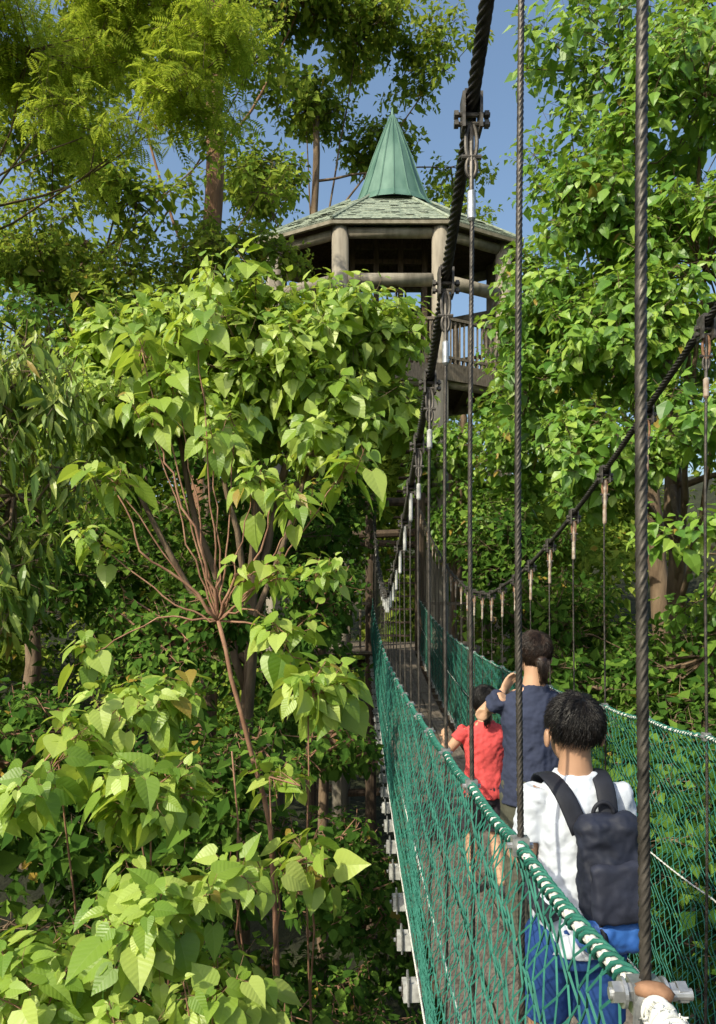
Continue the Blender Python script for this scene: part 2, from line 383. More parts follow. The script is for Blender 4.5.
tube(gS,np.stack([x0+.001+.012*np.cos(t),y0-.012+0*t,z0-.02+.028*np.sin(t)],1),.0048,8,ref=(0,1,0))
tube(gR,wob([(x0-.012,y0-.008,z0+.010),(x0+.008,y0-.014,z0+.012),(x0+.018,y0-.02,z0+.007)],8,.0006),[.005,.007,.0085,.008,.0085,.008,.007,.005],12)
tube(gR,[(x0-.008,y0+.008,z0-.004),(x0+.016,y0+.008,z0-.005)],.009,12)
for q in range(16):
    yy=y0-.03-.0105*q; t=np.linspace(0,2*np.pi,24); zc=float(rail(yy))
    tube(gW,np.stack([x0+.0015*math.sin(q*2.1)+.0105*np.cos(t),yy+.005*np.sin(t+q),zc-.004+.0105*np.sin(t)],1),.0046,8,ref=(0,1,0),cap=False)
for q in range(40):
    a=rng.random()*6.28; yy=y0-.03-.16*rng.random(); p=np.array([x0+.013*math.cos(a),yy,float(rail(yy))+.013*math.sin(a)])
    tube(gW,wob([p,p+rng.normal(0,.006,3),p+np.array([.004,0,-.018])+rng.normal(0,.008,3)],6,.001),.0008,4)
gS.build('tension_bolt',M_steel,br,False); gR.build('rusty_tube',M_rust,br,True); gW.build('rope_whipping',M_white,br,True)
# ------------------------------------------------------------------ tower
tw=empty('gazebo_tower',(0,0,0)); cx,cy,SY=.80,20.,.60
def octp(R,z,k):
    a=math.radians(22.5+45*k-90); return (cx+1.11*R*math.cos(a),cy+R*SY*math.sin(a),z)
gp=Geo();gd=Geo();gr=Geo();gc=Geo();gl=Geo();gk=Geo()
EZ=17.32
for k in range(8):
    p=octp(2.92,0,k); tube(gp,[(p[0],p[1],-.5),(p[0],p[1],6),(p[0],p[1],EZ-.02)],.21,16)
    for z,r in((15.95,.16),(EZ-.2,.13),(13.45,.16)):
        a=np.array(octp(2.92,z,k));b=np.array(octp(2.92,z,k+1)); u=(b-a)/np.linalg.norm(b-a); tube(gp,[a+u*.2,b-u*.2],r,12)
    for z in(3.2,6.4,9.6):
        a=np.array(octp(2.92,z,k));b=np.array(octp(2.92,z+.1,k+1)); tube(gd,[a,b],.10,8)
    a=np.array(octp(3.35,EZ-.02,k));b=np.array(octp(.9,EZ+.9,k)); tube(gd,[a,b],.07,6)
    a=np.array(octp(3.22,0,k));b=np.array(octp(3.22,0,k+1)); Ld=np.linalg.norm(b-a); m=int(Ld/.13)
    for q in range(m+1):
        pp=a+(b-a)*q/m; box(gk,(pp[0],pp[1],14.36),(.045,.045,1.05))
    ang=math.atan2(b[1]-a[1],b[0]-a[0]); c=(a+b)/2
    box(gk,(c[0],c[1],14.93),(Ld,.10,.07),rz=ang); box(gk,(c[0],c[1],13.98),(Ld,.06,.06),rz=ang)
    box(gk,(c[0],c[1],13.62),(Ld+.05,.09,.42),rz=ang)
def ring(g,R0,z0,R1,z1,flip=False):
    V=[octp(R0,z0,k) for k in range(8)]+[octp(R1,z1,k) for k in range(8)]
    F=[[k,(k+1)%8,8+(k+1)%8,8+k] for k in range(8)]
    g.add(V,np.array(F))
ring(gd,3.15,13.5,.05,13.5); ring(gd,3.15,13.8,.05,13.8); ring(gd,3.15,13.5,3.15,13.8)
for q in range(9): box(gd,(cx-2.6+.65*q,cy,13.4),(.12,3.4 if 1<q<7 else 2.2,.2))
NS=11
for q in range(NS):
    f0=q/NS; f1=(q+1)/NS
    R0=3.42+(.98-3.42)*f0; R1=3.42+(.98-3.42)*f1
    z0=EZ+1.32*(f0**.96)+.03; z1=EZ+1.32*(f1**.96)
    ring(gr,R0,z0,R1,z1); ring(gr,R0,z0-.045,R0,z0)
    for k in range(8):
        a=np.array(octp(R0,z0,k)); b=np.array(octp(R0,z0,k+1)); a2=np.array(octp(R1,z1,k)); b2=np.array(octp(R1,z1,k+1))
        m=max(2,int(np.linalg.norm(b-a)/.24))
        for w in range(m):
            if rng.random()<.45:
                f=(w+.04)/m; h=(w+.94)/m; lift=np.array([0,0,.012+.02*rng.random()])
                p0=a+(b-a)*f; p1=a+(b-a)*h; p2=a2+(b2-a2)*h; p3=a2+(b2-a2)*f
                gr.add([p0+lift,p1+lift,p2+lift*.6,p3+lift*.6],np.array([[0,1,2,3]]))
for k in range(8): tube(gr,[octp(3.42,EZ+.04,k),octp(.98,EZ+1.36,k)],.05,6)
ring(gl,3.42,EZ-.10,3.42,EZ+.02); ring(gl,3.30,EZ-.10,3.42,EZ-.10); ring(gd,3.30,EZ-.09,.9,EZ+.7)
def sp(R,z,k,n=16):
    a=2*math.pi*k/n; return (.93+R*math.cos(a),cy+R*.85*math.sin(a),z)
prof=[(1.14,18.45),(.98,18.68),(.78,19.2),(.52,19.95),(.24,20.65),(.05,21.08)]
for (Ra,za),(Rb,zb_) in zip(prof[:-1],prof[1:]):
    gc.add([sp(Ra,za,k) for k in range(16)]+[sp(Rb,zb_,k) for k in range(16)],np.array([[k,(k+1)%16,16+(k+1)%16,16+k] for k in range(16)]))
for k in range(16): tube(gc,[sp(R,z,k) for R,z in prof],.022,5)
tube(gc,[(.93,cy,21.0),(.93,cy,21.3)],[.05,.02],8)
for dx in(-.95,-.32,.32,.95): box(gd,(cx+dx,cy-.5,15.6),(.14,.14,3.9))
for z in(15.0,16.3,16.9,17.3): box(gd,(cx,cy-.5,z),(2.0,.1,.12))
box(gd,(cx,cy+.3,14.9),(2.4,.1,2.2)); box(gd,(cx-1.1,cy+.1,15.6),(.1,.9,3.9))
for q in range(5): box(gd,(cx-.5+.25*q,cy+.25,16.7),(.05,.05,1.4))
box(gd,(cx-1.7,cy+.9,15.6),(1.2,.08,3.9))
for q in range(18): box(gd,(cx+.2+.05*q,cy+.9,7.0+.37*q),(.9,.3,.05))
for q in range(14): box(gk,(.95,17.2+.3*q,6.78),(4.4,.27,.06))
for q in range(18):
    xx=-1.25+.26*q
    if .1<xx<1.55: continue
    box(gk,(xx,17.1,7.35),(.05,.05,1.1))
for a,b in((-1.25,.25),(1.5,3.1)): box(gk,((a+b)/2,17.1,7.92),(b-a,.08,.07))
for xx in(.30,1.46): tube(gd,[(xx,17.35,-.5),(xx,17.35,10.5)],.13,12)
tube(gd,[(.1,17.35,10.3),(1.66,17.35,10.3)],.10,10)
for xx in(-1.1,3.0): tube(gd,[(xx,17.3,-.5),(xx,17.3,7.9)],.12,10)
M_roof=mat('roof_shingle',(.16,.20,.16),(.32,.36,.28),9,.8,bump=.5,bscale=14,dist=.03)
M_spire=mat('green_metal_roof',(.055,.13,.10),(.14,.25,.195),2.5,.55,metal=.1,bump=.1,bscale=12,stretch=(1,1,.3))
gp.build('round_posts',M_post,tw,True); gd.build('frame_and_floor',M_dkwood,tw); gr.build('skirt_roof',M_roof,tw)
gc.build('spire_roof',M_spire,tw); gl.build('eave_trim',M_trim,tw); gk.build('balcony_railing',M_wood,tw)
# ------------------------------------------------------------------ vegetation
tree('mulberry_tree',[(-1.6,9.8,-.3),(-1.5,9.7,5),(-1.3,9.6,9.5)],.13,.07,
 [(-1.3,9.5,11.0,1.5,1.2,1.05),(-2.6,9.6,11.2,1.1,1.1,.8),(-.25,9.6,11.25,.95,.9,.75),(-.35,9.1,10.35,.9,.8,.7),(-3.3,9.5,10.3,.9,1,.7),(.40,9.8,10.6,.50,.7,.8),(-1.8,9.1,10.2,.9,.8,.5),(.32,9.9,11.45,.42,.6,.45)],
 M_bark,VL,(158,7,8,.235,T_mid),cr=.42,shell=.5,droop=.8,front=.4,limb_r=.010)
sap=empty('macaranga_sapling',(0,0,0)); gb=Geo(); gv=Geo()
def br_(pts,r0,r1,n=12,amp=.012): 
    p=wob(pts,n,amp); tube(gb,p,np.linspace(r0,r1,n),7); return p
br_([(-.55,5.7,0),(-.6,5.5,3),(-.62,5.5,6.2),(-1.02,5.4,7.85)],.028,.016,24)
fork=(-1.02,5.4,7.85)
br_([fork,(-1.25,5.3,8.15),(-1.52,5.25,8.3),(-1.72,5.3,8.75)],.013,.005,14)
br_([fork,(-1.08,5.3,8.3),(-1.35,5.3,8.9),(-1.45,5.4,9.2)],.013,.005,14)
br_([fork,(-.9,5.3,8.15),(-.7,5.3,8.3),(-.62,5.3,8.7)],.013,.005,14)
ends=[(-1.74,5.3,8.85),(-1.35,5.5,9.55),(-1.05,5.4,9.15),(-1.90,5.4,8.4),(-.78,5.4,8.8),(-.12,5.35,8.9),(-.42,5.3,8.65),(-.48,5.2,7.75),(-.22,5.1,7.4),(-1.50,5.4,9.25),(-.95,5.7,9.35),(-1.15,5.3,9.9),(-.28,5.3,8.2),(-1.55,5.3,9.8),(-2.0,5.5,7.6),(-.7,5.2,8.2)]
for k,e in enumerate(ends):
    m=((fork[0]*.6+e[0]*.4)+.03,5.35,(fork[2]*.6+e[2]*.4)-(.10 if e[2]>8.2 else -.15))
    br_([fork,m,e],.009,.004)
C=[];O=[]
for e in ends:
    for q in range(4 if e[0]>-1.95 else 3):
        o=nrm(rng.normal(0,1,3)*np.array([1,1,.5])); C.append(np.array(e)+o*.20*rng.random()+np.array([0,0,.03])); O.append(nrm(o+np.array([0,-.4,.6])))
sprays(gv,gb,np.array(C),np.array(O),8,.168,T_heart,droop=.95,petr=.0018,rnd=.3,shoot=.5,pet=.6)
gb.build('stems',M_twig,sap,True); gv.build('leaves',VL,sap)
sh=empty('broadleaf_shrubs',(0,0,0)); gb=Geo(); gv=Geo()
lob=[(-1.75,4.3,7.15,.5,.4,.22),(-1.15,4.1,6.95,.4,.4,.25),(-2.3,4.2,6.9,.6,.5,.35),(-.75,4.4,7.10,.35,.3,.2),(-.62,4.0,6.55,.35,.35,.25),(-1.15,3.8,6.4,.45,.4,.25),(-1.7,3.7,6.15,.5,.4,.3),(-1.1,3.4,5.95,.4,.35,.25),(-.65,3.7,5.95,.35,.35,.25),(-.32,4.7,7.45,.25,.3,.18),(-2.6,3.6,6.3,.6,.5,.4),(-.55,4.6,6.9,.3,.3,.2),(-1.4,4.6,7.35,.4,.3,.15),(-.3,4.3,6.5,.2,.3,.25)]
foliage(gv,gb,lob,115,4,8,.150,T_heart,cr=.17,shell=.2,droop=.8,petr=.0015,limb_r=.004,gap=-.42,gs=2.2,shoot=.5,pet=.6,rnd=.3)
for l in lob: tube(gb,wob([(l[0]*.8-.2,l[1]+.9,1.0),(l[0]*.95,l[1]+.5,4.5),l[:3]],12,.02),np.linspace(.014,.005,12),6)
gb.build('stems',M_twig,sh,True); gv.build('leaves',VL,sh)
tree('mango_tree',[(-4.9,8.2,-.3),(-4.8,8.1,6),(-4.4,7.8,9.5)],.14,.07,
 [(-3.45,7.2,9.9,.7,.6,.7),(-3.3,7.1,9.0,.6,.5,.7),(-3.7,7.1,8.2,.6,.5,.5),(-4.6,7.4,9.4,1,.8,1.2)],
 M_bark,VM,(75,7,9,.24,T_lance),cr=.35,shell=.5,droop=1.2,front=.3,rnd=.5)
tree('tropical_almond_tree',[(5.9,13.4,-.3),(5.7,13.0,6),(4.8,11.6,13)],.20,.11,
 [(4.9,10.5,15.1,1.5,1.4,.9),(4.0,10.5,14.2,.9,1,.7),(3.45,10.7,13.4,1.0,1.1,.8),(2.75,11.2,12.4,.75,1,.8),(4.8,10.2,12.6,1.4,1.2,1.1),(3.6,10.3,11.7,1.1,1.1,.8),(2.6,11.2,11.1,.8,.9,.7),(4.8,9.9,10.4,1.5,1.2,1.0),(3.4,10.4,10.0,1.0,1,.7),(4.9,9.8,8.6,1.4,1.2,.8),(6.8,10,13,1.5,1.5,2.),(6.8,10,10,1.5,1.5,2.)],
 M_bark,VR,(410,8,8,.195,T_mid),cr=.42,shell=.55,gap=-.5,gs=1.3,droop=.65,front=.7,limb_r=.010)
tree('rain_tree',[(7.3,17,-.3),(7.0,17,8),(6.0,16.5,15)],.3,.14,
 [(5.5,15.5,19.5,2.2,1.6,1.3),(8,15,18,2.2,1.8,2),(4.6,16,17,1.2,1.4,1.2),(3.9,16.5,14.4,1.0,1.2,1.2),(4,16,11.5,1.5,1.4,1.4),(6.2,15.5,14,2,1.6,2),(7.8,16,20.6,2,2,1)],
 M_bark,VR,(250,7,8,.28,T_dia),cr=.6,shell=.6,gap=-.4,gs=.9,droop=.45,front=.5)
tree('forest_shrub',[(3.8,13.5,-.2),(3.7,13.5,4),(3.6,13.4,7)],.08,.04,
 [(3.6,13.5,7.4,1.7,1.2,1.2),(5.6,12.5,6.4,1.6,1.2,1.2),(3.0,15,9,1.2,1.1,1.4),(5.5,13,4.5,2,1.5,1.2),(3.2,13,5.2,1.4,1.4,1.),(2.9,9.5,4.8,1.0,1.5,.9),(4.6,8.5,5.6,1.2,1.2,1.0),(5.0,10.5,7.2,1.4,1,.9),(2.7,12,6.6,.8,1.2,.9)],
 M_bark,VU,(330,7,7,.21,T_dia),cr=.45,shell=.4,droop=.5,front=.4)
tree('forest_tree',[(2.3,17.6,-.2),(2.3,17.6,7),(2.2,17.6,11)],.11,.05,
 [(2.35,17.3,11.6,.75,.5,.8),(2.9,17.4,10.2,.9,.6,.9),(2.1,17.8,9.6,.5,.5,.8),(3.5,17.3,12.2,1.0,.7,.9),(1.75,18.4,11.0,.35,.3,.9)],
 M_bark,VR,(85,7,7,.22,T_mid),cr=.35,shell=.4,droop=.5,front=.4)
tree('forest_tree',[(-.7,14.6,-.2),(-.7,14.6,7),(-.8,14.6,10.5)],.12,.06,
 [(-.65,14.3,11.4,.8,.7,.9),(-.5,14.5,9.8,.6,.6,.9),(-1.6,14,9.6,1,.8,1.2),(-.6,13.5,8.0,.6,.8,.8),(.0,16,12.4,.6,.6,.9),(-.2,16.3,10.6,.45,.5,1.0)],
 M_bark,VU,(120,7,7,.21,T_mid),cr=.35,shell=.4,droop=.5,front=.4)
tree('flame_tree',[(-10.2,17,-.3),(-10.0,17,9),(-8.2,15,16.5)],.24,.10,
 [(-6.2,14,18.4,2.2,1.8,1.0),(-4.3,14,19.3,1.8,1.5,.7),(-2.3,13.6,18.2,1.3,1.2,.5),(-5.0,14.2,17.0,1.6,1.4,.7),(-7.6,14,16.3,1.6,1.5,1.2),(-3.2,14,17.3,.9,1,.5),(-8,14,20,2,2,1)],
 M_bark,VP,(215,6,7,.33,T_pinn),cr=.6,shell=.3,gap=-.25,gs=.9,droop=.5,front=.2,limb_r=.010,limbr=.028,limbfrom=.85,pet=.15,szv=.1)
tree('feathery_tree',[(-3.5,17.5,-.3),(-3.6,17.5,9),(-3.4,17.3,15)],.17,.09,
 [(-3.0,16.5,15.4,1.4,1.1,.8),(-5.0,16.5,14.6,1.4,1.2,.9),(-6.8,16.5,13.4,1.6,1.2,1.2),(-1.9,17,16.0,.8,.9,.5),(-8.4,16,12.5,1.5,1.5,1.5),(-6.9,16.5,15.3,1.3,1.2,.7)],
 M_bark,VB,(210,7,8,.21,T_dia),cr=.5,shell=.5,gap=-.5,gs=.9,droop=.5,front=.4,limbr=.035)
tree('canopy_tree',[(-9.6,21.5,-.3),(-9.4,21.5,9),(-7.6,20.6,18)],.28,.12,
 [(-8.2,20,21,2.6,1.5,1.8),(-8.8,20,17.6,2.4,1.5,1.5),(-5.7,20.5,22.8,2.2,1.5,1.5),(-6.0,20,18.8,1.7,1.3,1.3),(-2.7,21,23.6,1.6,1.3,1.2),(-2.7,20.5,19.3,1.1,1,.9),(-1.6,22,20.6,.8,.8,.6),(-3.8,20.5,20.6,1.1,1.2,.8)],
 M_bark,VB,(235,7,8,.26,T_dia),cr=.6,shell=.45,gap=-.25,gs=.9,droop=.45,front=.3,limbr=.045)
tree('tall_forest_tree',[(-4.7,23,-.3),(-4.8,23,12),(-4.4,23,27)],.40,.25,
 [(-4.2,23,28.5,3,2.5,1.8),(-7.5,23,26,2.5,2.2,1.6),(-1.8,23.5,27,1.8,2,1.1)],
 M_barkred,VB,(170,7,8,.32,T_dia),cr=.8,shell=.4,gap=-.2,gs=.6,droop=.4)
tree('tall_forest_tree',[(-1.5,25,-.3),(-1.6,25,14),(-1.4,25,25)],.17,.11,
 [(0,25.5,27.4,2.4,2.2,1.4),(2.8,26,26.6,1.8,2,1.2),(-1.8,25.5,24.8,1.6,1.6,.9),(3.4,27,23.8,1.3,1.5,1.2),(1.0,27,24.4,1.5,1.3,.9),(-3.4,26,22.5,1.4,1.5,1.0),(3.6,26.5,21.2,1.0,1.3,1.0)],
 M_bark,VB,(280,7,8,.29,T_dia),cr=.7,shell=.4,gap=-.15,gs=.7,droop=.4,limbr=.045)
und=empty('undergrowth',(0,0,0)); gv=Geo(); gb=Geo()
lob=[]
for q in range(30): lob.append((rng.uniform(-11,-.8),rng.uniform(11.5,16),rng.uniform(5,12.2),1.5,1.2,1.2))
for q in range(26): lob.append((rng.uniform(-6,-.9),rng.uniform(6,11),rng.uniform(2.,6.2),1.0,1.0,.8))
for q in range(14): lob.append((rng.uniform(-1.2,2.5),rng.uniform(3.5,13),rng.uniform(1.0,3.4),1.0,1.3,.6))
for q in range(14): lob.append((rng.uniform(2.5,9),rng.uniform(6,16),rng.uniform(1.5,6),1.4,1.3,1.0))
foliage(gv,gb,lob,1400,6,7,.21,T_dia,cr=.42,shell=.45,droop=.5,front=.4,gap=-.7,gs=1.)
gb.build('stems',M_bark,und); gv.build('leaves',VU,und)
nb=empty('vine_thicket',(0,0,0)); gv=Geo(); gb=Geo()
lob=[(-.45,6.6,5.6,.6,.8,.5),(-.3,7.5,6.6,.45,.8,.6),(-1.3,6.6,6.4,.8,.6,.5),(-2.4,6.8,6.8,.9,.7,.6),(-.5,5.2,4.9,.5,.6,.4),(-1.5,5.4,5.3,.8,.6,.4),(-.5,8.8,8.0,.5,.7,.6),(-1.8,7.5,7.7,.8,.7,.6),(-3.2,6.5,6.6,.8,.6,.8),(-.3,5.0,4.0,.5,.8,.4),(-.15,5.0,3.3,.7,1.2,.5),(-.0,6.4,4.2,.6,1.0,.5),(-.1,8.2,5.2,.5,1.0,.6),(.2,9.5,4.2,.9,1.2,.6)]
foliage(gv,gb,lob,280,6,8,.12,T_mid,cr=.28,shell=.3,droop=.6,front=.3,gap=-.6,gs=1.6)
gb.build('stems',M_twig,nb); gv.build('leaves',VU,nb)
df=empty('distant_forest',(0,0,0)); gv=Geo(); gb=Geo()
lob=[]
for q in range(80):
    x=rng.uniform(-30,32); y=rng.uniform(28,38)
    top=20.5 if x<-6 else (18.5 if x<4 else 17.0)
    lob.append((x,y,rng.uniform(5,top+(y-28)*.35),3.2,2.6,2.4))
for q in range(34): lob.append((rng.uniform(-9,10),rng.uniform(24.5,28),rng.uniform(3,15.5),2.0,1.5,1.8))
foliage(gv,None,lob,2400,7,8,.38,T_dia,cr=1.0,shell=.5,droop=.4,front=.6,gap=-.8,gs=.5)
for q in range(8):
    x=rng.uniform(-30,30);y=rng.uniform(31,38); tube(gb,wob([(x,y,0),(x+.3,y,10),(x,y,20)],10,.12),np.linspace(.28,.12,10),8)
gb.build('trunks',M_bark,df,True); gv.build('leaves',VB,df)
# ------------------------------------------------------------------ people
def remesh(o,v,it=5,wr=0,ws=.06):
    m=o.modifiers.new('r','REMESH'); m.mode='VOXEL'; m.voxel_size=v; m.use_smooth_shade=True
    s=o.modifiers.new('s','SMOOTH'); s.factor=.5; s.iterations=it
    if wr:
        t=bpy.data.textures.new('w','CLOUDS'); t.noise_scale=ws; t.noise_depth=2
        d=o.modifiers.new('d','DISPLACE'); d.texture=t; d.strength=wr; d.mid_level=.5; d.texture_coords='LOCAL'
def seg(g,pts,rad,sides=14,ref=(0,1,0)):
    pts=[np.array(p,float) for p in pts]; ra=[r if isinstance(r,tuple) else (r,r) for r in rad]
    d0=nrm(pts[0]-pts[1]); d1=nrm(pts[-1]-pts[-2])
    P=[pts[0]+d0*ra[0][0]*.55]+pts+[pts[-1]+d1*ra[-1][0]*.55]
    A=[ra[0][0]*.55]+[r[0] for r in ra]+[ra[-1][0]*.55]; B=[ra[0][1]*.55]+[r[1] for r in ra]+[ra[-1][1]*.55]
    tube(g,P,A,sides,ref=ref,r2=B)
def flat(g,pts,A,B,ref=(0,1,0),sides=20): tube(g,pts,A,sides,ref=ref,r2=B)
def hand(g,w,d,n,side,s,curl=.5):
    w=np.array(w,float); d=nrm(np.array(d,float)); n=np.array(n,float); x=nrm(np.cross(d,n)); n=np.cross(x,d)
    seg(g,[w,w+d*.03*s,w+d*.075*s],[(.020*s,.017*s),(.035*s,.014*s),(.038*s,.012*s)],ref=n)
    for k,(o,l) in enumerate(zip((-.028,-.010,.009,.027),(.062,.074,.068,.052))):
        p=w+d*.078*s+x*o*s; pts=[p-d*.012*s]; a=curl*.4; 
        for q in range(3):
            pts.append(pts[-1]+(d*math.cos(a)+n*math.sin(a))*l*s*(.45,.32,.26)[q]); a+=curl
        seg(g,pts,[.0085*s,.008*s,.0075*s,.006*s],8,ref=x)
    sx=-side; p=w+d*.02*s+x*sx*.026*s
    seg(g,[p,p+(d*.6+x*sx*.8)*.03*s,p+(d*.85+x*sx*.6+n*.3)*.06*s],[.011*s,.0095*s,.0075*s],8,ref=n)
def person(name,loc,yaw,H,arms,legs,skin,shirt,pants,hairc,hh=.215,hw=.150,sleeve=.55,shorts=True,long_hair=0,lean=0,build=1.0,headyaw=0):
    e=empty(name,loc); e.rotation_euler=(0,0,yaw)
    u=H; body=Geo(); b=build
    def T(x,y,z): return np.array([x*u,(y+lean*max(0,z-.5))*u,z*u])
    rings=[(.455,.070,.060),(.49,.098*b,.070),(.53,.098*b,.068),(.60,.082*b,.056),(.67,.088*b,.060),(.74,.100*b,.064),(.785,.100*b,.055),(.815,.070*b,.044),(.835,.038,.038),(.87,.032,.036),(.90,.031,.036)]
    flat(body,[T(0,0,r[0]) for r in rings],[r[1]*u for r in rings],[r[2]*u for r in rings])
    top=Geo(); r2=[(.47,.112*b,.083),(.50,.110*b,.082),(.55,.104*b,.076),(.61,.097*b,.070),(.67,.099*b,.071),(.74,.107*b,.073),(.783,.106*b,.062),(.812,.078*b,.052),(.828,.050,.046),(.838,.044,.044)]
    flat(top,[T(0,0,r[0]) for r in r2],[r[1]*u for r in r2],[r[2]*u for r in r2])
    pn=Geo(); flat(pn,[T(0,0,z) for z in(.44,.48,.53,.58)],[a*u for a in(.085,.106*b,.105*b,.090*b)],[a*u for a in(.068,.078,.076,.066)])
    for s,(S,E,W,hd,hn) in zip((-1,1),arms):
        S,E,W=T(*S),T(*E),T(*W); 
        seg(body,[S,(S*.5+E*.5),E,(E*.55+W*.45),W],[.030*u,.026*u,.022*u,.021*u,.0145*u])
        q=S+(E-S)*sleeve; tube(top,[S-(E-S)*.12,S,S*.5+q*.5,q],[.028*u,.037*u,.034*u,.036*u],18)
        hand(body,W,hd,hn,s,(H/1.7)**.8,.45)
    for s,(Hp,K,A) in zip((-1,1),legs):
        Hp,K,A=T(*Hp),T(*K),T(*A)
        seg(body,[Hp,Hp*.5+K*.5,K,K*.65+A*.35,A],[.052*u,.042*u,.031*u,.032*u,.020*u])
        f=A+np.array([0,0,-.028*u]); seg(body,[f+np.array([0,-.02*u,0]),f+np.array([0,.05*u,-.004*u]),f+np.array([0,.10*u,-.008*u])],[.020*u,.022*u,.015*u])
        if shorts: tube(pn,[Hp+np.array([0,0,.03*u]),Hp,Hp*.5+K*.5,Hp*.15+K*.85],[.05*u,.060*u,.056*u,.054*u],18)
        else: tube(pn,[Hp+np.array([0,0,.03*u]),Hp,Hp*.5+K*.5,K,K*.5+A*.5,A+np.array([0,0,.01])],[.05*u,.059*u,.050*u,.040*u,.036*u,.031*u],18)
    o=body.build('body',skin,e,True); remesh(o,.0045,4)
    o=top.build('t_shirt',shirt,e,True); remesh(o,.006,4,.022,.05)
    o=pn.build('trousers',pants,e,True); remesh(o,.007,4,.012,.06)
    sg=Geo()
    for s,(Hp,K,A) in zip((-1,1),legs):
        A=T(*A); c=A+np.array([0,.035*u,-.030*u]); 
        seg(sg,[c+np.array([0,-.055*u,.004]),c,c+np.array([0,.06*u,-.006*u])],[(.026*u,.024*u),(.029*u,.024*u),(.025*u,.016*u)],ref=(0,0,1))
    o=sg.build('shoes',M_shoe,e,True); remesh(o,.006,2)
    he=empty('head'); he.parent=e; hc=T(0,.012,0); hc[2]=H-hh*.5; he.location=hc; he.rotation_euler=(0,0,headyaw)
    h=Geo(); f=hh/.215
    ellips(h,(0,-.008*f,.022*f),(hw*.5,.092*f,.086*f)); ellips(h,(0,.022*f,-.035*f),(hw*.40,.062*f,.070*f)); ellips(h,(0,.055*f,-.080*f),(.028*f,.022*f,.018*f))
    seg(h,[(0,.086*f,.01*f),(0,.100*f,-.018*f)],[.008*f,.013*f],8,ref=(1,0,0))
    for s in(-1,1):
        ellips(h,(s*(hw*.5+.008),-.008,-.020*f),(.009*f,.017*f,.030*f),12,10); ellips(h,(s*.036*f,.072*f,-.032*f),(.02*f,.012*f,.016*f),10,8)
    o=h.build('face_and_skull',skin,he,True); remesh(o,.0035,3)
    ey=Geo();ir=Geo();mo=Geo();bw=Geo()
    for s in(-1,1):
        ellips(ey,(s*.031*f,.078*f,.002*f),(.013*f,.010*f,.009*f),12,10); ellips(ir,(s*.031*f,.0865*f,.002*f),(.0055*f,.003*f,.0055*f),10,8)
        seg(bw,[(s*.016*f,.090*f,.020*f),(s*.046*f,.080*f,.022*f)],[.003,.002],6,ref=(0,0,1))
    ellips(mo,(0,.082*f,-.048*f),(.024*f,.008*f,.007*f),14,8)
    ey.build('eyes',M_eye,he,True); ir.build('irises',M_hair0,he,True); mo.build('mouth',M_lip,he,True); bw.build('eyebrows',M_hair0,he,True)
    def lin(y,x): 
        return np.where(y>.35,.40,np.where(y>-.25,.02,-.52-.25*min(long_hair,1)+.10*np.abs(x)))
    def hairfn(V):
        V=V.copy(); x,y,z=V.T
        low=z<lin(y,x); V[low]*=np.array([.86,.86,1.0]); 
        V[z<-.72]*=.8
        nse=1+.012*np.sin(x*17+z*9)*np.sin(y*13+z*15); V*=nse[:,None]; return V
    hr=Geo(); rad=np.array([hw*.5+.006,.098*f,.093*f]); ellips(hr,(0,-.012*f,.024*f),rad-.002,40,30,hairfn)
    nS=9000; d=nrm(rng.normal(0,1,(nS,3))); d=d[d[:,2]>lin(d[:,1],d[:,0])+.03]
    c=np.array([0,-.012*f,.024*f]); P=c+d*rad*.99
    wh=nrm(np.array([.15,-.45,.9])); fl=d-wh; fl=nrm(fl-(fl*d).sum(1,keepdims=True)*d)+rng.normal(0,.16,d.shape)
    ln=(.016+.018*rng.random(len(d)))[:,None]*f
    B1=P+fl*ln*.5+d*.0022; C1=P+fl*ln+d*.0005
    prisms(hr,P,B1,.0010,.0009); prisms(hr,B1,C1,.0009,.0003)
    if long_hair:
        ellips(hr,(0,-.100*f,-.030*f),(.032*f,.026*f,.032*f),18,14)
        for q in range(260):
            a=rng.normal(0,.45); t=np.linspace(0,1,9); ln_=.12*f*(.6+.5*rng.random()); r0=.026*f*(.5+.6*rng.random())
            pth=np.stack([r0*math.sin(a*2)*(1-.3*t)+.006*np.sin(t*4+q),-.105*f-r0*math.cos(a)*np.sin(t*2.2+.6)*.9-.01*t,-.015*f-t*ln_],1)
            tube(hr,pth,np.linspace(.0016,.0006,9),3,ref=(0,1,0))
    hr.build('hair',hairc,he,True)
    return e
def cloth(name,c,k=.75):
    return mat(name,tuple(x*k for x in c),c,5,.9,bump=.25,bscale=300,dist=.001,spec=.15)
def skinm(name,c):
    m=mat(name,tuple(x*.88 for x in c),c,12,.5,bump=.1,bscale=250,dist=.0008); return m
M_eye=mat('eye_white',(.75,.73,.7),rough=.2,bump=0); M_lip=mat('lips',(.42,.16,.13),rough=.45,bump=0)
M_hair0=mat('black_hair',(.006,.005,.005),(.014,.011,.010),60,.42,bump=0,spec=.4); M_hair1=mat('dark_brown_hair',(.012,.008,.006),(.045,.026,.018),50,.4,bump=0)
M_shoe=mat('shoe_rubber',(.05,.05,.055),(.10,.10,.11),20,.7)
M_skin=skinm('skin_tan',(.42,.24,.15)); M_skin2=skinm('skin_light',(.52,.31,.20))
A_rel=lambda s,f=.03,w=.112:((s*w,0,.79),(s*(w+.033),-.01+f*.3,.625),(s*(w+.023),.07+f,.50),(0,.35,-.95),(-s,0,.1))
L_walk=[((-.05,0,.49),(-.055,.055,.275),(-.055,.02,.055)),((.05,0,.49),(.055,.01,.275),(.055,-.085,.075))]
dz=lambda y:float(deck(y))+.018
